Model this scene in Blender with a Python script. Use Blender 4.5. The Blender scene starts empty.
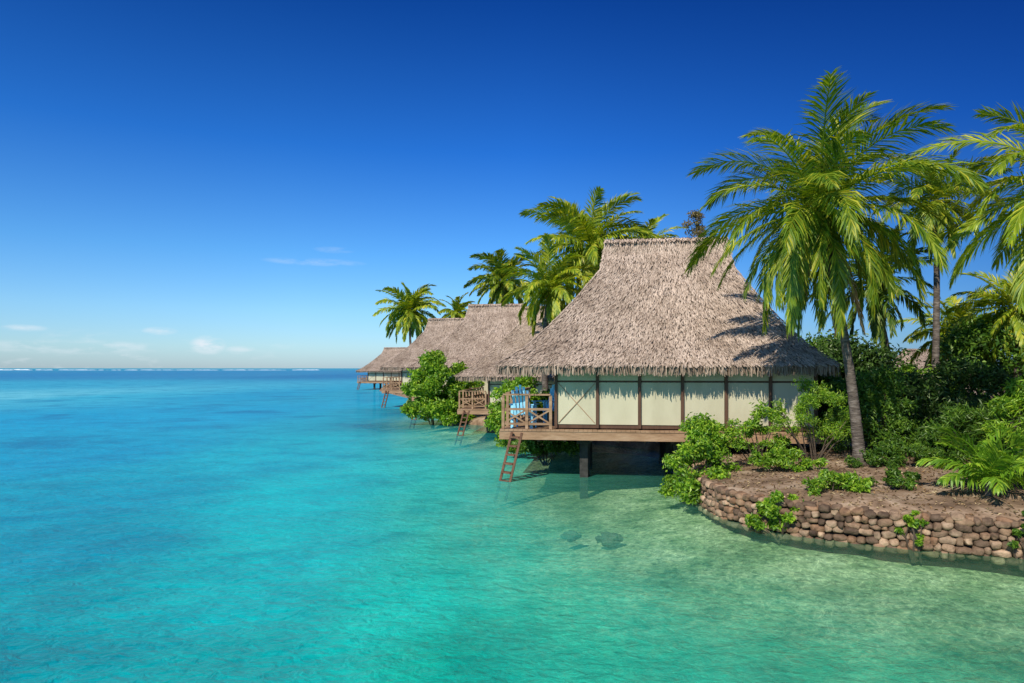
import bpy, bmesh, math, random
import numpy as np
from mathutils import Vector, Matrix, noise
R=math.radians
C=bpy.context.scene.collection
F=683.0; CH=3.5; HY=368.0
def at(px,py,Y):
    return Vector(((px-512)/F*Y, Y, CH-(py-HY)/F*Y))
def onz(px,py,z=0.0):
    Y=F*(CH-z)/(py-HY); return Vector(((px-512)/F*Y,Y,z))
def lin(c):
    return tuple(((v/255)/12.92 if v/255<=.04045 else ((v/255+.055)/1.055)**2.4) for v in c)
# ---------------------------------------------------------------- helpers
class MB:
    def __init__(s): s.v=[]; s.f=[]
    def add(s,vs,fs):
        n=len(s.v); s.v+= [tuple(v) for v in vs]; s.f+=[tuple(i+n for i in f) for f in fs]
    def box(s,x0,x1,y0,y1,z0,z1):
        s.add([(x0,y0,z0),(x1,y0,z0),(x1,y1,z0),(x0,y1,z0),(x0,y0,z1),(x1,y0,z1),(x1,y1,z1),(x0,y1,z1)],
              [(0,3,2,1),(4,5,6,7),(0,1,5,4),(1,2,6,5),(2,3,7,6),(3,0,4,7)])
    def bar(s,a,b,w,h,up=(0,0,1)):
        a=Vector(a); b=Vector(b); d=(b-a).normalized(); u=Vector(up)
        sd=d.cross(u)
        if sd.length<1e-3: sd=d.cross(Vector((0,1,0)))
        sd.normalize(); u=sd.cross(d).normalized(); vs=[]
        for p in (a,b):
            for i,j in ((-1,-1),(1,-1),(1,1),(-1,1)): vs.append(p+sd*(i*w/2)+u*(j*h/2))
        s.add(vs,[(0,3,2,1),(4,5,6,7),(0,1,5,4),(1,2,6,5),(2,3,7,6),(3,0,4,7)])
    def tube(s,pts,rs,n=8,caps=True):
        pts=[Vector(p) for p in pts]; base=len(s.v); k=len(pts)
        for i,p in enumerate(pts):
            t=(pts[min(i+1,k-1)]-pts[max(i-1,0)]).normalized()
            a=t.cross(Vector((0.13,1,0.07))).normalized(); b=t.cross(a).normalized()
            for j in range(n):
                an=2*math.pi*j/n; s.v.append(tuple(p+(a*math.cos(an)+b*math.sin(an))*rs[i]))
        for i in range(k-1):
            for j in range(n):
                q=(j+1)%n; s.f.append((base+i*n+j,base+i*n+q,base+(i+1)*n+q,base+(i+1)*n+j))
        if caps:
            s.f.append(tuple(base+j for j in range(n))[::-1]); s.f.append(tuple(base+(k-1)*n+j for j in range(n)))
    def build(s,name,mat,parent=None,smooth=False):
        me=bpy.data.meshes.new(name); me.from_pydata(s.v,[],s.f); me.update()
        if smooth: me.polygons.foreach_set('use_smooth',[True]*len(me.polygons))
        me.materials.append(mat); o=bpy.data.objects.new(name,me); C.objects.link(o)
        if parent: o.parent=parent
        return o
def tag(o,label,cat,group=None,kind=None):
    if kind: o['kind']=kind
    if label: o['label']=label
    if cat: o['category']=cat
    if group: o['group']=group
    return o
def empty(name,loc,rz=0):
    o=bpy.data.objects.new(name,None); C.objects.link(o); o.location=loc; o.rotation_euler=(0,0,rz); return o
def copy_tree(o,parent=None):
    c=o.copy(); C.objects.link(c); c.parent=parent
    for ch in list(o.children): copy_tree(ch,c)
    return c
# ---------------------------------------------------------------- materials
def mat(name):
    m=bpy.data.materials.new(name); m.use_nodes=True; nt=m.node_tree; nt.nodes.clear()
    out=nt.nodes.new('ShaderNodeOutputMaterial'); return m,nt,out
def N(nt,t,**k):
    n=nt.nodes.new(t)
    for a,b in k.items():
        if a[0]=='_': n.inputs[a[1:].replace('_',' ')].default_value=b
        else: setattr(n,a,b)
    return n
def ramp(nt,stops,src=None,interp='LINEAR'):
    r=nt.nodes.new('ShaderNodeValToRGB'); e=r.color_ramp.elements; r.color_ramp.interpolation=interp
    while len(e)<len(stops): e.new(0.5)
    for i,(p,c) in enumerate(stops):
        e[i].position=p; e[i].color=(*c,1) if len(c)==3 else c
    if src: nt.links.new(src,r.inputs[0])
    return r
def mixc(nt,f,a,b,mode='MIX'):
    m=nt.nodes.new('ShaderNodeMix'); m.data_type='RGBA'; m.blend_type=mode
    for i,v in ((0,f),(6,a),(7,b)):
        if hasattr(v,'type') and hasattr(v,'is_linked'): nt.links.new(v,m.inputs[i])
        else: m.inputs[i].default_value=v if i==0 else (*v[:3],1)
    return m.outputs[2]
def leafmat(name,cols,trans=.35,rough=.5,gl=.05):
    m,nt,out=mat(name); L=nt.links
    g=N(nt,'ShaderNodeNewGeometry'); r=ramp(nt,[(i/(len(cols)-1),c) for i,c in enumerate(cols)],g.outputs['Random Per Island'])
    tc=N(nt,'ShaderNodeTexCoord'); no=N(nt,'ShaderNodeTexNoise',_Scale=1.3,_Detail=2.0); L.new(tc.outputs['Object'],no.inputs['Vector'])
    rr=ramp(nt,[(.3,(.65,.70,.6)),(.7,(1.35,1.25,1.1))],no.outputs[0])
    c=mixc(nt,1.0,r.outputs[0],rr.outputs[0],'MULTIPLY')
    d=N(nt,'ShaderNodeBsdfDiffuse'); t=N(nt,'ShaderNodeBsdfTranslucent'); L.new(c,d.inputs[0])
    c2=mixc(nt,1.0,c,(1.2,1.15,.4),'MULTIPLY'); L.new(c2,t.inputs[0])
    mx=N(nt,'ShaderNodeMixShader'); mx.inputs[0].default_value=trans; L.new(d.outputs[0],mx.inputs[1]); L.new(t.outputs[0],mx.inputs[2])
    gg=N(nt,'ShaderNodeBsdfGlossy',_Roughness=rough); gg.inputs[0].default_value=(.8,.85,.6,1)
    m2=N(nt,'ShaderNodeMixShader'); m2.inputs[0].default_value=gl; L.new(mx.outputs[0],m2.inputs[1]); L.new(gg.outputs[0],m2.inputs[2])
    L.new(m2.outputs[0],out.inputs[0]); return m
def noisemat(name,cols,scale=5,rough=.8,bump=.3,stretch=(1,1,1),island=False,spec=.3,bscale=None):
    m,nt,out=mat(name); L=nt.links
    tc=N(nt,'ShaderNodeTexCoord'); mp=N(nt,'ShaderNodeMapping'); mp.inputs['Scale'].default_value=stretch; L.new(tc.outputs['Object'],mp.inputs[0])
    no=N(nt,'ShaderNodeTexNoise',_Scale=scale,_Detail=6.0,_Roughness=.6); L.new(mp.outputs[0],no.inputs['Vector'])
    n=len(cols); r=ramp(nt,[(.3+.4*i/(n-1),c) for i,c in enumerate(cols)],no.outputs[0]); c=r.outputs[0]
    if island:
        g=N(nt,'ShaderNodeNewGeometry'); r2=ramp(nt,island,g.outputs['Random Per Island']); c=mixc(nt,1.0,c,r2.outputs[0],'MULTIPLY')
    p=N(nt,'ShaderNodeBsdfPrincipled',_Roughness=rough); p.inputs['Specular IOR Level'].default_value=spec; L.new(c,p.inputs['Base Color'])
    n2=N(nt,'ShaderNodeTexNoise',_Scale=bscale or scale*3,_Detail=5.0); L.new(mp.outputs[0],n2.inputs['Vector'])
    b=N(nt,'ShaderNodeBump',_Strength=bump,_Distance=.05); L.new(n2.outputs[0],b.inputs['Height']); L.new(b.outputs[0],p.inputs['Normal'])
    L.new(p.outputs[0],out.inputs[0]); return m
M={}
isl=[(0,(.46,.41,.37)),(.3,(.82,.79,.76)),(.8,(1,.98,.95)),(1,(1.25,1.21,1.15))]
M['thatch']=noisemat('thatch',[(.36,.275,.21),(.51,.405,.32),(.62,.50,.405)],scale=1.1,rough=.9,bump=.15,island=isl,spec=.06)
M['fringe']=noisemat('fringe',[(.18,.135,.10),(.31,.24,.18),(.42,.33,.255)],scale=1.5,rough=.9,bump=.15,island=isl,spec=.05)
M['thatch_base']=noisemat('thatch_base',[(.16,.12,.09),(.27,.21,.155)],scale=9,rough=.95,bump=.6,spec=.05)
M['panel']=noisemat('panel',[(.44,.40,.26),(.51,.47,.315),(.56,.52,.355)],scale=1.2,rough=.75,bump=.06,stretch=(1,1,.35),spec=.12)
M['batten']=noisemat('batten',[(.07,.035,.02),(.13,.065,.035)],scale=6,rough=.6,bump=.2,stretch=(1,1,.15))
M['wood']=noisemat('wood',[(.20,.11,.055),(.33,.20,.11),(.42,.28,.17)],scale=5,rough=.7,bump=.3,stretch=(.25,1,1))
M['redwood']=noisemat('redwood',[(.12,.055,.03),(.21,.105,.06)],scale=6,rough=.7,bump=.3)
M['concrete']=noisemat('concrete',[(.02,.02,.018),(.06,.057,.05)],scale=4,rough=.9,bump=.4)
M['bluepaint']=noisemat('bluepaint',[(.25,.62,.82),(.34,.72,.88)],scale=3,rough=.6,bump=.1)
M['glass']=noisemat('glass',[(.02,.03,.035),(.03,.04,.05)],scale=1,rough=.08,bump=0,spec=.8)
M['trunk']=noisemat('trunk',[(.05,.038,.028),(.12,.095,.072),(.24,.20,.16)],scale=4,rough=.9,bump=.8,stretch=(1,1,3),bscale=9)
M['branch']=noisemat('branch',[(.05,.035,.022),(.12,.09,.06)],scale=8,rough=.9,bump=.4)
M['stone']=noisemat('stone',[(.12,.085,.06),(.25,.185,.13),(.36,.275,.20)],scale=6,rough=.85,bump=.6,island=[(0,(.30,.26,.23)),(.2,(.62,.53,.46)),(.45,(1,.84,.68)),(.6,(1.0,.74,.56)),(.75,(1.05,.97,.87)),(.9,(1.35,1.2,1.03)),(1,(1.8,1.65,1.45))],bscale=18)
M['mortar']=noisemat('mortar',[(.012,.010,.008),(.035,.028,.02)],scale=8,rough=.95,bump=.8)
M['rock']=noisemat('rock',[(.10,.11,.075),(.19,.195,.13)],scale=5,rough=.9,bump=.6)
M['ground']=noisemat('ground',[(.10,.065,.04),(.26,.175,.11),(.46,.35,.24)],scale=1.5,rough=.95,bump=.9,bscale=12,spec=.05)
M['litter']=leafmat('litter',[(.12,.07,.04),(.24,.15,.08),(.46,.35,.21),(.07,.045,.03)],.1)
M['palm_near']=leafmat('palm_near',[(.05,.13,.010),(.13,.24,.014),(.30,.38,.02),(.56,.52,.045)],.42,.5,.05)
M['palm_dark']=leafmat('palm_dark',[(.035,.10,.010),(.08,.17,.014),(.16,.25,.02),(.27,.30,.04)],.38,.5,.05)
M['palm_yellow']=leafmat('palm_yellow',[(.10,.21,.012),(.23,.35,.018),(.40,.48,.025),(.60,.56,.055)],.45,.5,.05)
M['dry_frond']=leafmat('dry_frond',[(.20,.12,.06),(.33,.22,.11),(.42,.30,.16)],.2)
M['coconut']=noisemat('coconut',[(.14,.15,.03),(.28,.22,.05)],scale=5,rough=.5,bump=.1)
M['bright']=leafmat('bright',[(.06,.17,.012),(.14,.32,.018),(.26,.46,.025),(.42,.58,.05)],.42)
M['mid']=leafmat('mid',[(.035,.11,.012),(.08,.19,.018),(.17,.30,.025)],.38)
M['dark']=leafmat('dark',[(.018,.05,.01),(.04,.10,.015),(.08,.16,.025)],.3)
M['brownleaf']=leafmat('brownleaf',[(.14,.11,.05),(.26,.19,.09),(.18,.17,.06)],.3)
M['foam']=noisemat('foam',[(.7,.75,.78),(.85,.88,.9)],scale=.5,rough=.8,bump=0)
# ---------------------------------------------------------------- shore
WT=.67
shore=[(5.9,22.5),(5.6,20.8),(5.3,19.4),(5.05,18.1),(4.95,17.0),(5.05,16.0),(5.4,15.1),(6.05,14.35),(7.0,13.7),(8.2,13.12),(9.6,12.62),(11.5,12.0),(15,11.1),(22,10.0),(40,9)]
wild=[(40,9),(120,7),(120,170),(0,170),(-24,128),(-20,104),(-11.5,78),(-5.5,62),(-.6,49),(-2.6,42.5),(.8,39),(1.4,34.5),(4.2,31.5),(7.5,27.5),(7.8,24)]
poly=shore+wild[1:]
P=np.array(poly,float); Q=np.roll(P,-1,axis=0)
def shore_dist(x,y):
    x=np.asarray(x)[...,None]; y=np.asarray(y)[...,None]
    d=Q-P; t=((x-P[:,0])*d[:,0]+(y-P[:,1])*d[:,1])/(d**2).sum(1); t=np.clip(t,0,1)
    return np.sqrt((x-P[:,0]-t*d[:,0])**2+(y-P[:,1]-t*d[:,1])**2).min(-1)
# ---------------------------------------------------------------- water
S=[(0,376,(20,125,175)),(170,376,(30,130,175)),(340,376,(10,115,165)),(0,385,(40,160,190)),(0,397,(95,190,205)),(110,397,(40,168,194)),(250,396,(5,152,188)),(350,394,(20,152,180)),
(60,420,(0,154,192)),(220,415,(5,156,192)),(350,420,(18,162,186)),(60,455,(0,150,184)),(300,450,(8,176,190)),(440,450,(50,192,186)),
(100,500,(0,148,172)),(300,500,(0,184,188)),(450,500,(55,206,188)),(570,490,(80,172,142)),
(80,550,(0,145,166)),(300,550,(0,188,186)),(500,550,(46,208,180)),(640,560,(98,194,156)),(800,570,(122,186,146)),
(80,600,(0,163,168)),(250,600,(0,184,180)),(400,600,(5,204,184)),(600,600,(34,196,162)),(750,600,(76,190,148)),(950,600,(108,182,138)),
(50,660,(0,150,154)),(250,660,(0,164,158)),(450,665,(0,178,152)),(650,660,(24,182,150)),(850,660,(50,180,140)),(1000,650,(64,166,124)),(1000,590,(102,174,128))]
sx=[];sy=[];sc=[]
for px,py,c in S:
    p=onz(px,py); sx.append(p.x); sy.append(p.y); sc.append(lin(c))
sx=np.array(sx); sy=np.array(sy); sc=np.array(sc)
def wc(X,Y): return np.arcsinh(X/6.0)*1.2, np.log(np.maximum(Y,-3)+5)*1.6
SU,SV=wc(sx,sy)
def gridmesh(name,xs,ys,zf,m):
    X,Y=np.meshgrid(xs,ys); Z=zf(X,Y); nx=len(xs); ny=len(ys)
    v=np.stack([X.ravel(),Y.ravel(),Z.ravel()],1)
    i=np.arange(nx-1)[None,:]+np.arange(ny-1)[:,None]*nx; i=i.ravel()
    f=np.stack([i,i+1,i+1+nx,i+nx],1)
    me=bpy.data.meshes.new(name); me.from_pydata(v.tolist(),[],f.tolist()); me.update()
    me.polygons.foreach_set('use_smooth',[True]*len(me.polygons)); me.materials.append(m)
    o=bpy.data.objects.new(name,me); C.objects.link(o); return o,X.ravel(),Y.ravel()
m,nt,out=mat('lagoon_water'); L=nt.links
att=N(nt,'ShaderNodeAttribute',attribute_name='body'); geo=N(nt,'ShaderNodeNewGeometry')
n1=N(nt,'ShaderNodeTexNoise',_Scale=.17,_Detail=5.0,_Roughness=.62,_Distortion=.5); L.new(geo.outputs['Position'],n1.inputs['Vector'])
mpp=N(nt,'ShaderNodeMapping'); mpp.inputs['Scale'].default_value=(.9,1.2,1); L.new(geo.outputs['Position'],mpp.inputs[0])
n2=N(nt,'ShaderNodeTexNoise',_Scale=2.6,_Detail=6.0,_Roughness=.7,_Distortion=1.0); L.new(mpp.outputs[0],n2.inputs['Vector'])
n3=N(nt,'ShaderNodeTexNoise',_Scale=.55,_Detail=4.0,_Roughness=.6,_Distortion=.5); L.new(mpp.outputs[0],n3.inputs['Vector'])
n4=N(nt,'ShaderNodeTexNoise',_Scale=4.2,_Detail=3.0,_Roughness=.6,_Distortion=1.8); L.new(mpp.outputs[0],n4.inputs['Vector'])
r1=ramp(nt,[(.32,(.34,.62,.74)),(.40,(.60,.82,.88)),(.49,(1,1,1)),(.72,(1.2,1.06,1.03))],n1.outputs[0])
r2=ramp(nt,[(.34,(.84,.90,.92)),(.5,(1,1,1)),(.66,(1.25,1.12,1.09))],n2.outputs[0])  # light and dark of the ripples, painted into the body colour
r3=ramp(nt,[(.34,(.66,.83,.87)),(.5,(1,1,1)),(.66,(1.2,1.08,1.06))],n3.outputs[0])
r4_caustic=ramp(nt,[(.40,(.94,.96,.97)),(.47,(1,1,1)),(.5,(1.6,1.28,1.24)),(.53,(1,1,1)),(.60,(.94,.96,.97))],n4.outputs[0])  # thin bright caustic network painted into the water colour
c=mixc(nt,.9,att.outputs['Color'],r1.outputs[0],'MULTIPLY'); c=mixc(nt,.9,c,r2.outputs[0],'MULTIPLY'); c=mixc(nt,.9,c,r3.outputs[0],'MULTIPLY'); c=mixc(nt,.9,c,r4_caustic.outputs[0],'MULTIPLY')
mpb=N(nt,'ShaderNodeMapping'); mpb.inputs['Scale'].default_value=(.8,1.1,1); L.new(geo.outputs['Position'],mpb.inputs[0])
nb=N(nt,'ShaderNodeTexNoise',_Scale=4.2,_Detail=6.0,_Roughness=.62,_Distortion=.6); L.new(mpb.outputs[0],nb.inputs['Vector'])
nb2=N(nt,'ShaderNodeTexNoise',_Scale=.8,_Detail=3.0); L.new(mpb.outputs[0],nb2.inputs['Vector'])
ad=N(nt,'ShaderNodeMath',operation='MULTIPLY_ADD'); ad.inputs[1].default_value=1.4; L.new(nb2.outputs[0],ad.inputs[0]); L.new(nb.outputs[0],ad.inputs[2])
bp=N(nt,'ShaderNodeBump',_Strength=.6,_Distance=.12); L.new(ad.outputs[0],bp.inputs['Height'])
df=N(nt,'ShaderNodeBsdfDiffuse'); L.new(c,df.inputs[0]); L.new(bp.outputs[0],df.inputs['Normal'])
tr=N(nt,'ShaderNodeBsdfTransparent'); tr.inputs[0].default_value=(.82,.98,.90,1)
mx=N(nt,'ShaderNodeMixShader'); L.new(att.outputs['Alpha'],mx.inputs[0]); L.new(df.outputs[0],mx.inputs[1]); L.new(tr.outputs[0],mx.inputs[2])
gl=N(nt,'ShaderNodeBsdfGlossy',_Roughness=.06); L.new(bp.outputs[0],gl.inputs['Normal'])
fr=N(nt,'ShaderNodeFresnel',_IOR=1.33); L.new(bp.outputs[0],fr.inputs['Normal'])
fm=N(nt,'ShaderNodeMath',operation='MULTIPLY'); fm.inputs[1].default_value=.6; L.new(fr.outputs[0],fm.inputs[0])
fm2=N(nt,'ShaderNodeMath',operation='MINIMUM'); fm2.inputs[1].default_value=.18; L.new(fm.outputs[0],fm2.inputs[0])
m2=N(nt,'ShaderNodeMixShader'); L.new(fm2.outputs[0],m2.inputs[0]); L.new(mx.outputs[0],m2.inputs[1]); L.new(gl.outputs[0],m2.inputs[2])
L.new(m2.outputs[0],out.inputs[0]); M['water']=m
u=np.linspace(-1,1,261); xs=np.sinh(u*7.2)*12.0
ys=-30+np.concatenate([np.linspace(0,30,10)[:-1],30+(np.exp(np.linspace(0,1,220)*7.0)-1)*8.0])
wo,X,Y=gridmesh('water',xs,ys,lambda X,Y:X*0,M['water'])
U,V=wc(X,Y); w=1/(((U[:,None]-SU)**2+(V[:,None]-SV)**2)+.004)**1.7
col=(w[:,:,None]*sc[None]).sum(1)/w.sum(1)[:,None]
d=shore_dist(X,Y); al=.88*np.exp(-(d/7.0)**1.8)*(Y<60)
ca=wo.data.color_attributes.new('body','FLOAT_COLOR','POINT')
ca.data.foreach_set('color',np.concatenate([col*1.06,al[:,None]],1).ravel())
tag(wo,None,None,kind='structure')
# seabed
m,nt,out=mat('seabed_sand_caustics'); L=nt.links
geo=N(nt,'ShaderNodeNewGeometry')
a=N(nt,'ShaderNodeTexNoise',_Scale=.7,_Detail=7.0,_Roughness=.7); L.new(geo.outputs['Position'],a.inputs['Vector'])
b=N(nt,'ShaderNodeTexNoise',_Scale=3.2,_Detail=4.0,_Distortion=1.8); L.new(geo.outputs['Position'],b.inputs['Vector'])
b2=N(nt,'ShaderNodeTexNoise',_Scale=6,_Detail=5.0,_Roughness=.8); L.new(geo.outputs['Position'],b2.inputs['Vector'])
ra=ramp(nt,[(.34,(.13,.20,.09)),(.44,(.30,.38,.20)),(.52,(.46,.52,.30)),(.66,(.66,.70,.45))],a.outputs[0])
rb_caustic=ramp(nt,[(.36,(.74,.78,.72)),(.47,(1,1,1)),(.5,(1.7,1.6,1.5)),(.53,(1,1,1)),(.64,(.76,.8,.74))],b.outputs[0])  # caustic light lines painted over the sand colour
rc=ramp(nt,[(.38,(.42,.46,.40)),(.5,(1,1,1)),(.64,(1.35,1.28,1.2))],b2.outputs[0])
cc=mixc(nt,1.0,ra.outputs[0],rb_caustic.outputs[0],'MULTIPLY'); cc=mixc(nt,1.0,cc,rc.outputs[0],'MULTIPLY')
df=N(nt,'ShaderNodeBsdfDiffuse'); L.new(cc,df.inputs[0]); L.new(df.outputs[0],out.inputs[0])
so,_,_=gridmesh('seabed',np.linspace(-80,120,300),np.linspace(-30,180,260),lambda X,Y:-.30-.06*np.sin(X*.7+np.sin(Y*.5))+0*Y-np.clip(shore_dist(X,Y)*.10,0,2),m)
tag(so,None,None,kind='structure')
# ground (island)
bm=bmesh.new(); tops=[]
for i,(x,y) in enumerate(poly):
    z=WT if i<len(shore) else .30
    tops.append(bm.verts.new((x,y,z)))
es=[bm.edges.new((tops[i],tops[(i+1)%len(tops)])) for i in range(len(tops))]
bmesh.ops.subdivide_edges(bm,edges=es,cuts=3)
outer=[e for e in bm.edges]
bmesh.ops.triangle_fill(bm,use_beauty=True,edges=outer)
for _ in range(3):
    bmesh.ops.subdivide_edges(bm,edges=[e for e in bm.edges if not e.is_boundary and e.calc_length()>1.5],cuts=1)
    bmesh.ops.triangulate(bm,faces=bm.faces[:])
for v in bm.verts:
    if not v.is_boundary:
        dd=float(shore_dist(v.co.x,v.co.y)); v.co.z=WT+.02+min(dd,4)*.085+.10*noise.noise(v.co*.7)
        if v.co.y>24: v.co.z-=.35*max(0,1-dd/4)
bnd=[e for e in bm.edges if e.is_boundary]
r=bmesh.ops.extrude_edge_only(bm,edges=bnd)
for v in r['geom']:
    if isinstance(v,bmesh.types.BMVert):
        v.co.z=-1.6
        if v.co.y>22.6 : v.co.x-=1.3
bmesh.ops.recalc_face_normals(bm,faces=bm.faces[:])
me=bpy.data.meshes.new('ground'); bm.to_mesh(me); bm.free(); me.materials.append(M['ground'])
me.polygons.foreach_set('use_smooth',[True]*len(me.polygons))
go=bpy.data.objects.new('ground',me); C.objects.link(go); tag(go,None,None,kind='structure')
# ---------------------------------------------------------------- stone wall
rng=random.Random(4)
def catmull(pts,n=12):
    out=[]
    for i in range(len(pts)-1):
        p0=Vector(pts[max(i-1,0)]);p1=Vector(pts[i]);p2=Vector(pts[i+1]);p3=Vector(pts[min(i+2,len(pts)-1)])
        for k in range(n):
            t=k/n; out.append(.5*((2*p1)+(p2-p0)*t+(2*p0-5*p1+4*p2-p3)*t*t+(3*p1-p0-3*p2+p3)*t**3))
    out.append(Vector(pts[-1])); return out
path=catmull([(x,y,0) for x,y in shore[:14]])
arc=[0]
for i in range(1,len(path)): arc.append(arc[-1]+(path[i]-path[i-1]).length)
def pat(s):
    import bisect
    i=min(max(bisect.bisect_right(arc,s)-1,0),len(path)-2); t=(s-arc[i])/(arc[i+1]-arc[i]); p=path[i].lerp(path[i+1],t)
    tg=(path[i+1]-path[i]).normalized(); return p,tg,Vector((tg.y,-tg.x,0))
def icos(sub):
    b=bmesh.new(); bmesh.ops.create_icosphere(b,subdivisions=sub,radius=1); vs=[v.co.copy() for v in b.verts]; fs=[tuple(v.index for v in f.verts) for f in b.faces]; b.free(); return vs,fs
IV,IF=icos(2)
IV3,IF3=icos(3)
root=empty('stone_retaining_wall',(7,13.6,0)); tag(root,'low dry stone retaining wall of rounded brown boulders curving along the shore','stone wall')
def stone(mb,c,tg,nr,w,h,dpt,seed):
    rot=Matrix.Rotation(rng.uniform(-.2,.2),3,nr); of=Vector((seed*3.1,seed*1.7,seed*.9)); vs=[]
    pw=rng.uniform(.62,.85)
    for v in IV3:
        q=Vector((math.copysign(abs(v.x)**pw,v.x),math.copysign(abs(v.y)**.8,v.y),math.copysign(abs(v.z)**pw,v.z)))*.97
        q*=1+.26*noise.noise(v*1.1+of)
        p=tg*(q.x*w/2)+nr*(q.y*dpt/2)+Vector((0,0,q.z*h/2)); vs.append(c+rot@p)
    mb.add(vs,IF3)
sb=MB(); z=-.12; tot=arc[-1]; cnt=0
while z<WT-.06:
    h=rng.uniform(.12,.17); s=rng.uniform(0,.2)
    while s<tot-.2:
        w=rng.choice((rng.uniform(.12,.17),rng.uniform(.15,.24),rng.uniform(.2,.31))); p,tg,nr=pat(s+w/2); hh=h*rng.uniform(.85,1.2)
        c=p+nr*(.03+.07*(WT-z)+rng.uniform(-.03,.03))+Vector((0,0,z+h/2+rng.uniform(-.025,.025)))
        stone(sb,c-root.location,tg,nr,w*1.05,hh*1.06,rng.uniform(.22,.28),cnt*.37); cnt+=1; s+=w*.97
    z+=h*.94
s=0
while s<tot-.3:
    w=rng.uniform(.16,.34); p,tg,nr=pat(s+w/2)
    stone(sb,p-nr*rng.uniform(.0,.08)+Vector((0,0,WT+rng.uniform(-.05,.0)))-root.location,tg,nr,w*1.04,rng.uniform(.10,.16),rng.uniform(.24,.32),cnt*.37); cnt+=1; s+=w*rng.uniform(.95,1.15)
sb.build('stones',M['stone'],root,True)
mc=MB(); vs=[];fs=[]
for i,p in enumerate(path):
    tg=(path[min(i+1,len(path)-1)]-path[max(i-1,0)]).normalized(); nr=Vector((tg.y,-tg.x,0))
    for q,zz in ((p-nr*.25,-1.2),(p+nr*.05,-1.2),(p+nr*.01,WT-.06),(p-nr*.25,WT)): vs.append(q+Vector((0,0,zz))-root.location)
    if i:
        b0=(i-1)*4;b1=i*4
        for j in range(3): fs.append((b0+j,b0+j+1,b1+j+1,b1+j))
mc.add(vs,fs); mc.build('core',M['mortar'],root)
def boulder(name,p,r,label,cat,group=None,m='rock',fl=.55,seed=1):
    mb=MB(); 
    for j,(ox,oy,k) in enumerate(((0,0,1),(1.1,.25,.6),(-1.2,-.2,.5),(.3,1.3,.55),(-.5,.9,.5))):
        vs=[]
        for v in IV3:
            q=v*k*(1+.5*noise.noise(v*1.5+Vector((seed+j,seed*2,0)))+.35*noise.noise(v*3.5+Vector((seed,j,0)))); vs.append(((q.x*1.2+ox)*r,(q.y+oy)*r*.8,q.z*r*fl))
        mb.add(vs,IF3)
    o=mb.build(name,M[m],None,True); o.location=p; return tag(o,label,cat,group)
for i,(px,py,r,z,lb) in enumerate([(571,523,.13,-.30,'dark rock just under the shallow water in front of the bungalow, left of the pair'),(609,525,.17,-.32,'dark flat rock just under the surface in front of the bungalow, right of the pair')]):
    boulder('submerged_rock',onz(px,py,-.05)+Vector((0,0,z)),r,lb,'rock',None,'rock',.9,i*3.3+1)
# litter
rl=np.random.RandomState(7)
def leaves(cen,nrm_bias,ln,wd,rs,fold=.25):
    n=len(cen); nr=rs.normal(size=(n,3))*(1,1,.8)+np.array([0,0,nrm_bias]); nr/=np.linalg.norm(nr,axis=1)[:,None]
    a=rs.normal(size=(n,3)); a-= (a*nr).sum(1)[:,None]*nr; a/=np.linalg.norm(a,axis=1)[:,None]; b=np.cross(nr,a)
    l=ln*rs.uniform(.6,1.3,(n,1)); w_=wd*rs.uniform(.7,1.2,(n,1))
    p0=cen-a*l*.5; p2=cen+a*l*.5-nr*l*.15; p1=cen+b*w_*.5+nr*w_*fold-a*l*.05; p3=cen-b*w_*.5+nr*w_*fold-a*l*.05
    v=np.stack([p0,p1,p2,p3],1).reshape(-1,3); i=np.arange(n)[:,None]*4
    f=np.concatenate([i+np.array([0,1,2]),i+np.array([0,2,3])],1).reshape(-1,3); return v,f
def leafobj(name,v,f,m,parent=None):
    me=bpy.data.meshes.new(name); me.from_pydata(v.tolist(),[],f.tolist()); me.update(); me.materials.append(m)
    o=bpy.data.objects.new(name,me); C.objects.link(o)
    if parent: o.parent=parent
    return o
pts=[]
while len(pts)<8000:
    x=rl.uniform(4.5,18); y=rl.uniform(11.5,22)
    hit,loc,nn,_=go.ray_cast(Vector((x,y,5)),Vector((0,0,-1)))
    if hit and loc.z>WT-.1: pts.append((x,y,loc.z+.02))
v,f=leaves(np.array(pts),3.0,.09,.04,rl); lo=leafobj('fallen_leaves',v,f,M['litter']); tag(lo,'dry brown fallen leaves scattered over the sandy ground behind the stone wall','fallen leaves',kind='stuff')
# ---------------------------------------------------------------- bungalow
HR=4.5; Z0=3.62; A=4.95; Bd=4.3; RX=.45; RL=2.1
def interp(t,tab):
    for (a,b),(c,d) in zip(tab,tab[1:]):
        if t<=c: return b+(d-b)*(t-a)/(c-a)
    return tab[-1][1]
UZ=[(0,0),(.12,.24),(.30,.47),(.50,.70),(.66,.86),(.74,.94),(1,1.0)]
VZ=[(0,0),(.17,.25),(.40,.50),(.68,.76),(.9,.945),(1,.985)]
def ring(h):
    u=interp(h,UZ); v_=interp(h,VZ); x0=-A+(RX-RL+A)*u; x1=A+(RX+RL-A)*u; y=Bd*(1-v_); return x0,x1,y,Z0+HR*h
def roofpt(side,h,k):
    x0,x1,y,z=ring(h)
    if side==0: return Vector((x0+(x1-x0)*k,-y,z))
    if side==1: return Vector((x1,-y+2*y*k,z))
    if side==2: return Vector((x1+(x0-x1)*k,y,z))
    return Vector((x0,y-2*y*k,z))
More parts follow.
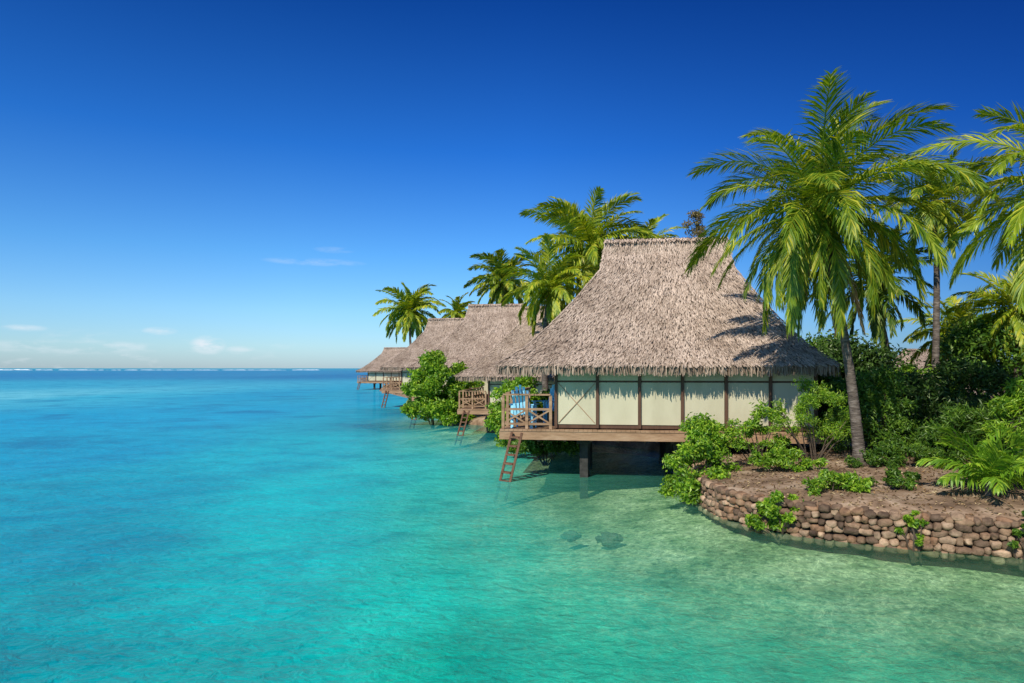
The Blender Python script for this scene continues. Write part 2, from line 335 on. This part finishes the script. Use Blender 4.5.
def make_bungalow():
    root=empty('thatched_bungalow',(0,0,0))
    mb=MB(); hs=[i/24 for i in range(25)]
    for h in hs:
        x0,x1,y,z=ring(h); mb.v+= [(x0,-y,z-.06),(x1,-y,z-.06),(x1,y,z-.06),(x0,y,z-.06)]
    for i in range(24):
        for j in range(4): q=(j+1)%4; mb.f.append((i*4+j,i*4+q,(i+1)*4+q,(i+1)*4+j))
    mb.f.append((96,97,98,99))
    rf=mb.build('roof',M['thatch_base'],root)
    rr=random.Random(11); tb=MB(); fb=MB()
    def strand(tb,p,dn,nr,sd,l,w,lift,yaw=.17):
        ya=rr.gauss(0,yaw); d2=(dn+sd*ya).normalized(); s2=(sd-dn*ya).normalized()
        tip=p+d2*l+nr*lift; md=p+d2*l*.5+nr*(lift*.35+.015)
        tb.add([p-s2*w*.4,p+s2*w*.4,md+s2*w*.5,md-s2*w*.5,tip+s2*w*.22,tip-s2*w*.3],[(0,1,2,3),(3,2,4,5)])
    for side in range(4):
        h=0.0
        while h<1.0:
            h2=min(h+.02,1); pa=roofpt(side,h,.5); pb=roofpt(side,h2,.5)
            run=(pb-pa).length/.02 if h2>h else 5
            a0=roofpt(side,h,0); a1=roofpt(side,h,1); wid=(a1-a0).length
            dens=52 if side in(0,3) else 18
            n=int(wid*dens)
            for i in range(n):
                k=rr.random(); hh=min(max(h+rr.gauss(0,.010),0),1); p=roofpt(side,hh,k); pl=roofpt(side,max(hh-.03,0),k); pu=roofpt(side,min(hh+.03,1),k)
                dn=(pl-pu)
                if dn.length<1e-4: dn=Vector((0,0,-1))
                dn.normalize(); sd=(a1-a0).normalized(); nr=sd.cross(dn).normalized()
                if nr.z<0 : nr=-nr
                lf=rr.uniform(0,.028) if rr.random()<.90 else rr.uniform(.03,.075)
                strand(tb,p,dn,nr,sd,rr.uniform(.11,.25),rr.uniform(.010,.033),lf)
            h+=.09/max(run,1e-3)
        a0=roofpt(side,0,0); a1=roofpt(side,0,1); wid=(a1-a0).length; sd=(a1-a0).normalized(); outv=Vector((sd.y,-sd.x,0))
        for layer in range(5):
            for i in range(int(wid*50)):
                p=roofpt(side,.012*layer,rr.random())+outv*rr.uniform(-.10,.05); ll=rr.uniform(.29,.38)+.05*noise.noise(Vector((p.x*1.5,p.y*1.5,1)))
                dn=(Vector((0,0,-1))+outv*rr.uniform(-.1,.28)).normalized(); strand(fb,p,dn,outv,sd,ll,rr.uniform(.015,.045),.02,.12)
    for i in range(1200):
        p=Vector((RX+rr.uniform(-RL,RL)*1.02,rr.uniform(-.12,.12),Z0+HR+rr.uniform(-.02,.04))); sg=rr.choice((-1,1))
        strand(tb,p,Vector((rr.uniform(-.2,.2),sg,-.9)).normalized(),Vector((0,sg*.3,.9)),Vector((1,0,0)),rr.uniform(.15,.3),rr.uniform(.02,.045),.03)
    for (sa,ka) in ((0,0),(0,1),(2,0),(2,1)):
        for i in range(600):
            h=rr.random(); p=roofpt(sa,h,ka); pl=roofpt(sa,max(h-.03,0),ka); pu=roofpt(sa,min(h+.03,1),ka); dn=(pl-pu).normalized()
            sd=Vector((dn.y,-dn.x,0)).normalized(); nr=Vector((0,0,1))
            strand(tb,p+Vector((0,0,.01)),dn,nr,sd,rr.uniform(.10,.24),rr.uniform(.02,.04),.03)
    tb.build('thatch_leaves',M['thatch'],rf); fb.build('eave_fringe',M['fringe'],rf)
    wx0,wx1,wy=-3.2,4.55,3.55
    mb=MB(); mb.box(wx0,wx1,-wy,wy,1.62,4.15); wl=mb.build('wall',M['batten'],root)
    n=6; pw=(wx1-wx0)/n
    for i in range(n):
        for sg in (-1,1):
            mb=MB(); y=sg*wy; ya,yb=sorted((y,y+sg*.03)); xa=wx0+i*pw+.05; xb=wx0+(i+1)*pw-.05
            mb.box(xa,xb,ya,yb,1.74,3.05); mb.build('wall_panel',M['panel'],root)
            mb=MB(); mb.box(xa,xb,ya,yb,3.11,4.05); mb.build('upper_panel',M['panel'],root)
            if i==0:
                mb=MB(); yy=y+sg*.045
                for a_,b_ in (((xa+.03,1.78),(xb-.03,3.02)),((xb-.03,1.78),(xa+.03,3.02))): mb.bar((a_[0],yy+(0.012 if a_[0]>b_[0] else 0),a_[1]),(b_[0],yy+(0.012 if a_[0]>b_[0] else 0),b_[1]),.02,.022,(0,1,0))
                mb.build('cross_brace',M['wood'],root)
    for i in range(n+1):
        for sg in (-1,1):
            mb=MB(); x=wx0+i*pw; mb.box(x-.045,x+.045,sg*(wy+.045)-.05,sg*(wy+.045)+.05,1.63,4.1); mb.build('wall_post',M['batten'],root)
    for i in range(4):
        y0=-3.1+i*1.6; mb=MB(); mb.box(wx0-.05,wx0-.003,y0,y0+1.4,1.66,3.6); dr=mb.build('sliding_door',M['wood'],root)
        g=MB(); g.box(wx0-.06,wx0-.052,y0+.1,y0+1.3,1.8,3.5); g.build('pane',M['glass'],dr)
    mb=MB(); x=-4.95
    while x<4.7:
        mb.box(x,min(x+.138,4.72),-3.82,3.82,1.52,1.58); x+=.145
    mb.build('deck',M['wood'],root)
    mb=MB(); mb.box(-4.97,4.72,-3.80,-3.74,1.26,1.515); mb.box(-4.97,4.72,3.74,3.80,1.26,1.515); mb.box(-4.97,-4.91,-3.73,3.73,1.26,1.515); mb.box(4.66,4.72,-3.73,3.73,1.26,1.515); mb.build('fascia',M['wood'],root)
    mb=MB()
    for i in range(12): x=-4.6+i*.82; mb.box(x,x+.08,-3.7,3.7,1.2,1.51)
    mb.build('joists',M['batten'],root)
    for x in (-2.35,.6,3.6):
        for y in (-2.95,0,2.95):
            mb=MB(); mb.box(x-.13,x+.13,y-.13,y+.13,-1.4,1.08); mb.box(x-.22,x+.22,y-.22,y+.22,1.08,1.19); mb.build('pier',M['concrete'],root)
    def rail(a,b):
        mb=MB(); a=Vector(a); b=Vector(b); z0=1.585; m_=int((b-a).length/.85+.5)
        mb.bar(a+Vector((0,0,z0+1.08)),b+Vector((0,0,z0+1.08)),.14,.05)
        for hh in (.16,.62): mb.bar(a+Vector((0,0,z0+hh)),b+Vector((0,0,z0+hh)),.045,.07)
        rl_=mb.build('railing',M['wood'],root)
        for i in range(m_+1):
            p=a.lerp(b,i/m_); q=MB(); q.bar(p+Vector((0,0,z0)),p+Vector((0,0,z0+1.05)),.09,.09,(0,1,0)); q.build('post',M['wood'],rl_)
        q=MB()
        for i in range(m_):
            p=a.lerp(b,(i+.06)/m_); r_=a.lerp(b,(i+.94)/m_)
            q.bar(p+Vector((0,0,z0+.20)),r_+Vector((0,0,z0+.58)),.03,.05); q.bar(p+Vector((0,0,z0+.59)),r_+Vector((0,0,z0+.19)),.025,.05)
        q.build('rail_brace',M['wood'],rl_)
    rail((-4.86,-3.70,0),(-3.36,-3.70,0)); rail((-4.88,-2.6,0),(-4.88,3.7,0))
    la=MB(); ro=Vector((.34,-.22,0)); tp=Vector((-4.55,-3.92,1.50)); bt=Vector((-5.05,-4.02,-.6))
    for o_ in (Vector((0,0,0)),ro): la.bar(tp+o_,bt+o_,.07,.13,(0,1,0))
    ld=la.build('ladder',M['redwood'],root)
    for i in range(7):
        p=tp.lerp(bt,.07+i*.13); q=MB(); q.bar(p+ro*.06,p+ro*.94,.16,.05); q.build('rung',M['redwood'],ld)
    return root
G='thatched bungalows standing over the lagoon'
b1=make_bungalow(); spots=[((5.05,24.56,0),-8,1,1,'large nearest thatched bungalow with cream panel side wall and blue chair on its deck'),
 ((2.2,38.6,0),-8,.93,.86,'second thatched bungalow along the shore, directly behind the nearest one'),
 ((-1.5,49.6,0),-8,.98,1,'third thatched bungalow, its ridge rising between the leafy shore shrubs and the nearest roof'),
 ((-6.1,63.6,0),-8,1,1,'fourth thatched bungalow, left of the rounded green shrub, with a deck over the water'),
 ((-19.5,113.0,0),-8,1,.85,'farthest small thatched bungalow at the tip of the shore')]
for i,(loc,rz,s,sz,lb) in enumerate(spots):
    o=b1 if i==0 else copy_tree(b1)
    o.location=loc; o.rotation_euler=(0,0,R(rz)); o.scale=(s,s,sz); tag(o,lb,'bungalow',G)
def inb(x,y,z): 
    c_,s_=math.cos(R(-8)),math.sin(R(-8)); return Vector((5.05+x*c_-y*s_,24.56+x*s_+y*c_,z))
def make_chair():
    r=empty('deck_chair',(0,0,0))
    mb=MB()
    for i in range(5): mb.box(-.28+i*.115,-.28+i*.115+.1,-.3,.28,.36,.385)
    mb.build('seat',M['bluepaint'],r)
    for i in range(5):
        x=-.225+i*.112; mb=MB(); hh=1.12-.05*abs(i-2)**1.5; mb.bar((x,.27,.34),(x*1.12,.50,hh),.085,.02,(0,1,0)); mb.build('back_slat',M['bluepaint'],r)
    for s in (-1,1):
        mb=MB(); mb.box(s*.36-.06,s*.36+.06,-.36,.34,.60,.625); mb.build('armrest',M['bluepaint'],r)
        mb=MB(); mb.box(s*.33-.02,s*.33+.02,-.32,-.23,0,.60); mb.build('leg',M['bluepaint'],r)
        mb=MB(); mb.bar((s*.33,.30,0),(s*.33,.30,.60),.09,.04,(0,1,0)); mb.build('leg',M['bluepaint'],r)
    return r
ch=make_chair(); ch.location=inb(-4.25,-3.2,1.58); ch.rotation_euler=(0,0,R(160)); ch.scale=(.98,.85,1.24); tag(ch,'light blue slatted wooden armchair on the near deck, closer to the railing','chair','blue armchairs on the near deck')
c2=copy_tree(ch); c2.location=inb(-3.75,-1.3,1.58); c2.rotation_euler=(0,0,R(-60)); tag(c2,'light blue slatted armchair on the near deck, the one set farther back','chair','blue armchairs on the near deck')
# ---------------------------------------------------------------- palms
def frond(L,e0,droop,az,rs,nl=48,wd=.05,hang=.3,ll=.23):
    mb=MB(); p=Vector((0,0,0)); n=18; pts=[p.copy()]; tw=rs.uniform(-.35,.35); azz=az
    for i in range(n):
        s=(i+.5)/n; pitch=max(e0-droop*s**1.4,-1.5); azz=az+tw*s
        p=p+Vector((math.cos(azz)*math.cos(pitch),math.sin(azz)*math.cos(pitch),math.sin(pitch)))*(L/n); pts.append(p.copy())
    mb.tube(pts,[.032*(1-.85*i/n)*L/3.5 for i in range(n+1)],4,False)
    roll=rs.uniform(-.8,.8)
    for i in range(nl):
        s=.09+.91*(i+.5)/nl; k=s*n; j=min(int(k),n-1); q=pts[j].lerp(pts[j+1],k-j); T=(pts[j+1]-pts[j]).normalized()
        S_=T.cross(Vector((0,0,1)))
        if S_.length<.15: S_=Vector((-math.sin(azz),math.cos(azz),0))
        S_.normalize(); S_=(Matrix.Rotation(roll,3,T)@S_); U_=S_.cross(T)
        al=R(62-40*s); l=L*ll*(max(math.sin(math.pi*(.16+.78*s)),.05)**.6)
        for sg in (-1,1):
            if rs.random()<.05: continue
            l2=l*rs.uniform(.78,1.15); a2=al+rs.gauss(0,.12); d=(S_*sg*math.sin(a2)+T*math.cos(a2)+U_*.25+Vector((0,0,-hang*rs.uniform(.5,1.5)))).normalized()
            d2=(d+Vector((rs.gauss(0,.08),rs.gauss(0,.08),-hang*1.7*rs.uniform(.6,1.4)))).normalized(); m_=q+d*l2*.5; e_=m_+d2*l2*.5
            wv=d.cross(U_+Vector((rs.gauss(0,.4),rs.gauss(0,.4),0))).normalized()*(wd*.5*rs.uniform(.8,1.2))
            mb.add([q-wv*.5,q+wv*.5,m_+wv,m_-wv,e_],[(0,1,2,3),(3,2,4)])
    return mb
def palm(label,base,top,L,n,mt,seed,group=None,bend=.3,r0=.19,r1=.11,emin=-45,wd=.05,nl=48,nuts=0,name='palm_tree',dry=0,ll=.235,cat='palm tree',dr=(50,95),emax=86):
    rs=random.Random(seed); base=Vector(base); top=Vector(top); r=empty(name,base); tag(r,label,cat,group)
    mb=MB(); pts=[];rr=[]; k=40; hgt=(top-base).length; sidev=Vector((1,.2,0))*bend
    for i in range(k+1):
        t=i/k; p=(top-base)*t+sidev*math.sin(math.pi*t)*1.0; p.z=(top-base).z*t-.15*(1-t); pts.append(p)
        rad=r1+(r0-r1)*(1-t)**1.5+.10*math.exp(-t*hgt/.35)*min(1,hgt/4); rr.append(rad*(1+.06*(i%2)))
    mb.tube(pts,rr,12); mb.build('trunk',M['trunk'],r,True)
    tp=top-base
    for i in range(n):
        t=(i+.5)/n; e0=R(emax-(emax-emin)*t**.9+rs.uniform(-8,8)); az=i*2.39996+rs.uniform(-.3,.3)
        old=t; o=frond(L*rs.uniform(.82,1.04)*(.86+.14*math.sin(math.pi*min(1,.25+t))),e0,R(rs.uniform(*dr)-15*old),az,rs,nl,wd,.14+.42*old,ll).build('frond',M[mt],r); o.location=tp
    for i in range(dry):
        o=frond(L*.8,R(-62),R(20),rs.uniform(0,6.28),rs,nl,wd,.7,ll*.8).build('dry_frond',M['dry_frond'],r); o.location=tp-Vector((0,0,.15))
    for i in range(nuts):
        az=rs.uniform(0,6.28); q=MB(); q.add([(v.x*.11,v.y*.11,v.z*.14) for v in IV],IF); o=q.build('coconut',M['coconut'],r,True); o.location=tp+Vector((math.cos(az)*.24,math.sin(az)*.24,-.25-rs.uniform(0,.25)))
    return r
GP='coconut palms'
def gb(px,Y,z=.7): return Vector(((px-512)/F*Y,Y,z))
palm('tall coconut palm with slightly curved trunk in front of the nearest thatched roof',(9.0,17.6,.9),at(818,210,17.3),3.85,60,'palm_near',17,GP,bend=.16,r0=.145,r1=.085,emin=-62,nl=92,wd=.036,nuts=7,dry=3,dr=(58,100))
palm('slender coconut palm to the right of the tallest one, with a thin pale trunk',gb(932,25,.95),at(936,200,25),2.6,34,'palm_near',8,GP,bend=.1,r0=.14,r1=.09,nl=60,wd=.045,nuts=4,emin=-58,dr=(50,95))
palm('coconut palm at the right edge of the view, fronds hanging into the frame',(13.6,15.0,.95),at(1074,190,15),3.5,44,'palm_yellow',12,GP,bend=-.3,nl=80,wd=.038,nuts=4,emin=-62,dr=(58,100))
palm('coconut palm behind the nearest roof, the larger one left of its ridge',gb(592,37),at(590,246,37),4.3,50,'palm_yellow',21,GP,bend=.4,nl=62,wd=.07,emin=-58,dr=(48,95))
palm('broad low coconut palm behind the left slope of the nearest roof',gb(550,34),at(550,288,34),3.0,40,'palm_yellow',41,GP,bend=-.3,nl=54,wd=.065,emin=-55)
palm('coconut palm showing only its upper fronds over the ridge of the nearest roof',gb(650,40),at(644,252,40),3.0,24,'palm_yellow',25,GP,bend=.1,nl=48,wd=.07,emin=-25)
palm('dark coconut palm behind the second bungalow, left of the larger palms',gb(506,58),at(503,282,58),3.7,42,'palm_near',30,GP,bend=-.3,nl=50,wd=.10,emin=-55,dr=(50,95))
palm('leftmost coconut palm, leaning over the farther thatched roofs',gb(420,76),at(410,311,76),4.6,40,'palm_yellow',34,GP,bend=-.4,nl=48,wd=.13,emin=-50,dr=(48,95))
palm('small yellowish coconut palm right of the leftmost palm above the roof ridges',gb(458,74),at(457,314,74),2.8,28,'palm_yellow',38,GP,bend=.2,nl=34,wd=.12,emin=-30)
palm('young pale green palm in the garden behind the dark shrubs',gb(957,32,1),at(957,335,32),2.9,32,'palm_yellow',44,GP,bend=.2,nl=48,wd=.07,emin=-50)
palm('dark coconut palm low behind the tall front palm trunk',gb(895,27,1),at(872,284,27),3.0,32,'palm_dark',47,GP,bend=.2,nl=54,wd=.06,emin=-60)
palm('young yellow palm at the right edge behind the garden shrubs',gb(1015,28,1),at(1012,308,28),2.7,34,'palm_yellow',49,GP,bend=.2,nl=50,wd=.06,emin=-60)
palm('short trunkless palm seedling growing just behind the stone wall near the right edge',(9.95,14.3,.68),(9.95,14.3,1.1),1.5,20,'bright',52,None,bend=.02,r0=.08,r1=.06,nl=34,wd=.04,emin=15,name='young_palm',ll=.32,dr=(50,80))
# ---------------------------------------------------------------- shrubs
def shrub(label,base,rad,h,n,mt,seed,ln=.13,wd=.06,name='leafy_shrub',group=None,clumps=14,z0=.1,cat='shrub',sq=.55):
    rs=np.random.RandomState(seed); base=Vector(base); r=empty(name,base); tag(r,label,cat,group)
    rx,ry=rad if isinstance(rad,tuple) else (rad,rad); cs=[]
    for i in range(clumps):
        a=rs.uniform(0,6.283); q=rs.uniform(0,1)**.5; zz=rs.uniform(0,1)
        f_=math.sqrt(max(.08,1-(zz*1.0)**2.2)); cs.append((math.cos(a)*rx*q*f_,math.sin(a)*ry*q*f_,z0+h*(.08+.89*zz),rs.uniform(.5,1.15)))
    cs=np.array(cs); cr=min(rx,ry,h)*.36
    idx=rs.randint(0,clumps,n); dv=rs.normal(size=(n,3)); dv/=np.linalg.norm(dv,axis=1)[:,None]
    rr_=rs.uniform(0,1,(n,1))**.45*1.12; p=cs[idx,:3]+dv*rr_*cr*cs[idx,3:4]*np.array([1.1,1.1,sq*1.3])
    p=p+rs.normal(size=(n,3))*cr*.16; p[:,2]=np.maximum(p[:,2],.03)
    v,f=leaves(p,.7,ln,wd,rs); leafobj('foliage',v,f,M[mt],r)
    mb=MB()
    for c_ in cs[:min(clumps,12)]:
        e=Vector(c_[:3]); s0=Vector((rs.uniform(-.1,.1),rs.uniform(-.1,.1),-.25)); md=s0.lerp(e,.5)+Vector((rs.uniform(-.1,.1),rs.uniform(-.1,.1),.1*h))
        mb.tube([s0,s0.lerp(md,.5),md,md.lerp(e,.6),e],[.022,.019,.015,.010,.005],5)
    mb.build('branches',M['branch'],r); return r
shrub('bright green leafy shrub at the left end of the stone wall beside the bungalow',(4.95,18.1,.05),(1.0,.75),2.2,11500,'bright',1,.12,.06,clumps=42,z0=-.05)
shrub('spreading green shrub branches reaching across the cream wall panels',(6.8,18.6,.8),(1.4,.5),1.4,2800,'bright',2,.12,.045,clumps=34,z0=.3)
shrub('feathery light green shrub left of the tall palm trunk',(8.1,18.4,1.0),(1.2,.6),1.7,5200,'bright',3,.10,.024,clumps=46,z0=.5,name='feathery_shrub')
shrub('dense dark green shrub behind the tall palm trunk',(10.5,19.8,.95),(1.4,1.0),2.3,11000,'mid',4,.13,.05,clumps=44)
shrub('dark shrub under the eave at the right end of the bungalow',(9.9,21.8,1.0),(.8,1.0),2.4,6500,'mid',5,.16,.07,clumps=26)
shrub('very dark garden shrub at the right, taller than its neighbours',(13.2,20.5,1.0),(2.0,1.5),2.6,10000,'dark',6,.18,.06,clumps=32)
shrub('tall dark mass of a garden tree left of the pale palm',(13.2,26.5,1.0),(2.4,2.0),3.4,12000,'dark',7,.2,.1,clumps=36,name='garden_tree',cat='tree')
shrub('mid green tree at the far right behind the palms',(20.5,29,1.0),(3.2,2.4),4.2,12000,'mid',8,.24,.12,clumps=36,name='garden_tree',cat='tree')
shrub('round green tree between the tall palm and the slender palm',(14.6,33,1.0),(3.0,2.4),3.8,10000,'mid',9,.24,.12,clumps=36,name='garden_tree',cat='tree')
shrub('yellow green bush under the slender palm in the garden',(13.4,22.5,1.0),(1.8,1.0),2.5,9000,'bright',29,.18,.05,clumps=36)
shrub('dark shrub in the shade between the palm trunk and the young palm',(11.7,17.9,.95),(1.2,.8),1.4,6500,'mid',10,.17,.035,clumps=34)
shrub('dense green shrub at the right edge above the young palm',(12.6,16.6,.95),(1.1,.8),2.1,8500,'bright',11,.17,.035,clumps=32)
shrub('green creeping plant spilling over the stone wall near its left bend',(5.7,14.5,.06),(.62,.35),.78,2800,'bright',12,.12,.065,clumps=24,name='creeping_plant',cat='plant',z0=-.02)
shrub('small leafy plant on top of the wall left of the palm trunk',(7.0,15.0,.68),(.9,.4),.42,1600,'bright',13,.12,.05,clumps=20,name='low_plant',cat='plant')
shrub('small green plant growing from the wall below the palm trunk',(7.75,13.15,.02),(.32,.2),.70,1000,'bright',14,.10,.055,clumps=14,name='creeping_plant',cat='plant',z0=0)
shrub('green plant hanging on the stone wall at the right edge',(9.42,12.48,.05),(.28,.2),.75,1000,'mid',15,.10,.055,clumps=14,name='creeping_plant',cat='plant')
shrub('low green plant on the sand between wall and palm',(8.6,15.2,.8),(.6,.35),.32,1000,'mid',16,.11,.045,clumps=18,name='low_plant',cat='plant')
shrub('low dark ground plants around the foot of the tall palm',(9.9,17.2,.9),(1.5,.5),.5,3600,'mid',31,.11,.04,clumps=30,name='low_plant',cat='plant')
shrub('row of low light green plants below the feathery shrub',(6.9,17.4,.8),(1.2,.4),.5,2400,'bright',33,.11,.045,clumps=26,name='low_plant',cat='plant')
shrub('rounded bright green shrub on the water edge between the third and fourth bungalows',(-4.9,42.2,.0),(1.75,1.4),4.4,17000,'bright',17,.24,.12,clumps=52,z0=-.1)
shrub('spreading green shrub on the water edge left of the nearest deck',(.35,30.2,.0),(1.4,1.1),3.1,13000,'bright',18,.18,.09,clumps=46,z0=-.1)
shrub('green shrub growing behind the deck of the nearest bungalow',(2.2,30.5,.0),(1.5,1.2),2.9,9000,'mid',19,.2,.11,clumps=34,z0=-.1)
shrub('low green shrub in the shade under the nearest deck',(1.3,26.6,-.05),(1.5,.8),1.3,6500,'mid',20,.15,.085,clumps=28,z0=0)
shrub('leafy shrub beside the third bungalow, touching its deck',(-3.2,43.8,.0),(1.3,1.2),3.8,9000,'bright',22,.24,.13,clumps=36,z0=-.1)
shrub('small far shrub at the water edge under the fourth bungalow',(-6.9,58,.0),(2.0,1.5),2.2,4000,'mid',21,.35,.2,clumps=18,z0=0)
shrub('sparse brownish tree top showing over the ridge of the nearest roof',(9.9,37,3.5),(.9,.8),8.7,6500,'brownleaf',23,.2,.05,clumps=60,name='sparse_tree',cat='tree')
shrub('tuft of green ground plants beside the right edge of the sand',(11.2,15.4,.8),(.9,.5),.5,1600,'mid',24,.14,.05,clumps=14,name='low_plant',cat='plant')
h=copy_tree(b1); h.location=(24.5,41,-.4); h.rotation_euler=(0,0,R(20)); h.scale=(.8,.8,.62); tag(h,'small pale thatched hut glimpsed through the garden at the right','hut'); h.name='garden_hut'
del h['group']
# surf on the reef
mb=MB(); rs=random.Random(5)
for x in range(-1100,-330,6):
    w=rs.uniform(3,14); hh=rs.uniform(.2,1.2)*(0.4+abs(noise.noise(Vector((x*.01,0,0))))*2); y=1150+rs.uniform(-40,40)
    mb.add([(x-w,y,-.1),(x+w,y,-.1),(x+w*.5,y,hh),(x-w*.5,y,hh*.8),(x-w,y+5,-.1),(x+w,y+5,-.1)],[(0,1,2,3),(3,2,5,4)])
tag(mb.build('surf',M['foam']),'white line of surf breaking on the far reef','surf',kind='stuff')
# ---------------------------------------------------------------- light
EL=R(40); az=Vector((-.50,-.86)).normalized(); sd=Vector((az.x*math.cos(EL),az.y*math.cos(EL),math.sin(EL)))
sl=bpy.data.lights.new('sun','SUN'); sl.energy=5.0; sl.angle=R(.5); sl.color=(1,.94,.84); so=bpy.data.objects.new('sun',sl); C.objects.link(so)
so.rotation_euler=sd.to_track_quat('Z','Y').to_euler()
w=bpy.data.worlds.new('World'); bpy.context.scene.world=w; w.use_nodes=True; nt=w.node_tree; nt.nodes.clear(); L=nt.links
out=N(nt,'ShaderNodeOutputWorld'); bg=N(nt,'ShaderNodeBackground',_Strength=.14); L.new(bg.outputs[0],out.inputs[0])
sky=N(nt,'ShaderNodeTexSky',sky_type='NISHITA'); sky.sun_disc=False; sky.sun_elevation=EL; sky.sun_rotation=math.atan2(az.x,az.y)%(2*math.pi); sky.ozone_density=2.0; sky.dust_density=.3; sky.air_density=1.0
tc=N(nt,'ShaderNodeTexCoord'); sp=N(nt,'ShaderNodeSeparateXYZ'); L.new(tc.outputs['Generated'],sp.inputs[0])
el=ramp(nt,[(0,(.44,.63,1.0)),(.03,(.48,.71,1.02)),(.08,(.43,.72,1.05)),(.16,(.27,.64,1.05)),(.30,(.085,.42,.98)),(.48,(.025,.22,.68)),(1,(.3,.45,.8))],sp.outputs[2])
mr=N(nt,'ShaderNodeMapRange'); mr.inputs[1].default_value=-.3; mr.inputs[2].default_value=.6; L.new(sp.outputs[0],mr.inputs[0])
xr=ramp(nt,[(0,(1.1,1.08,1.05)),(.35,(.95,.97,1)),(1,(.32,.42,.56))],mr.outputs[0])
c=mixc(nt,1.0,sky.outputs[0],el.outputs[0],'MULTIPLY'); c=mixc(nt,1.0,c,xr.outputs[0],'MULTIPLY')
mp=N(nt,'ShaderNodeMapping'); mp.inputs['Scale'].default_value=(22,22,75); L.new(tc.outputs['Generated'],mp.inputs[0])
cn=N(nt,'ShaderNodeTexNoise',_Scale=1.0,_Detail=7.0,_Roughness=.6); L.new(mp.outputs[0],cn.inputs['Vector'])
cr_=ramp(nt,[(.55,(0,0,0)),(.75,(1,1,1))],cn.outputs[0]); er=ramp(nt,[(0,(.45,.45,.45)),(.03,(.45,.45,.45)),(.05,(0,0,0))],sp.outputs[2])
xm=N(nt,'ShaderNodeMapRange'); xm.inputs[1].default_value=-.25; xm.inputs[2].default_value=-.5; L.new(sp.outputs[0],xm.inputs[0])
def mul(a,b):
    m_=N(nt,'ShaderNodeMath',operation='MULTIPLY')
    for i,q in enumerate((a,b)):
        if hasattr(q,'is_linked'): L.new(q,m_.inputs[i])
        else: m_.inputs[i].default_value=q
    return m_.outputs[0]
f=mul(mul(cr_.outputs[0],er.outputs[0]),xm.outputs[0])
def blob(cx,cz,wx,wz,st):
    vs=[]
    for o_,c0,w0 in ((sp.outputs[0],cx,wx),(sp.outputs[2],cz,wz)):
        s_=N(nt,'ShaderNodeMath',operation='SUBTRACT'); L.new(o_,s_.inputs[0]); s_.inputs[1].default_value=c0
        q_=mul(s_.outputs[0],1/w0); vs.append(mul(q_,q_))
    a_=N(nt,'ShaderNodeMath',operation='ADD'); L.new(vs[0],a_.inputs[0]); L.new(vs[1],a_.inputs[1])
    e_=N(nt,'ShaderNodeMapRange'); e_.inputs[1].default_value=1; e_.inputs[2].default_value=0; L.new(a_.outputs[0],e_.inputs[0])
    r_=ramp(nt,[(.40,(0,0,0)),(.62,(1,1,1))],cn.outputs[0])
    return mul(mul(e_.outputs[0],r_.outputs[0]),st)
def dirn(px,py):
    v=Vector(((px-512)/F,1,(HY-py)/F)).normalized(); return v.x,v.z
for px,py,wx,wz,st in ((315,262,.07,.006,.30),(335,250,.03,.005,.2),(160,331,.02,.006,.6),(208,345,.022,.014,1.0),(75,347,.10,.010,.6),(25,328,.02,.005,.5),(240,349,.02,.005,.5)):
    cx,cz=dirn(px,py); bfac=blob(cx,cz,wx,wz,st); mm=N(nt,'ShaderNodeMath',operation='MAXIMUM'); L.new(f,mm.inputs[0]); L.new(bfac,mm.inputs[1]); f=mm.outputs[0]
c=mixc(nt,f,c,(5.8,6.3,6.8)); L.new(c,bg.inputs[0])
# camera
cd=bpy.data.cameras.new('camera'); cd.lens=24.0*F/682.667; cd.sensor_width=36; cd.shift_y=26.5/1024; cd.clip_end=20000; co=bpy.data.objects.new('camera',cd); C.objects.link(co)
co.location=(0,0,CH); co.rotation_euler=(R(90),0,0); sc_=bpy.context.scene; sc_.camera=co
sc_.view_settings.view_transform='Standard'; sc_.view_settings.look='None'; sc_.view_settings.exposure=0
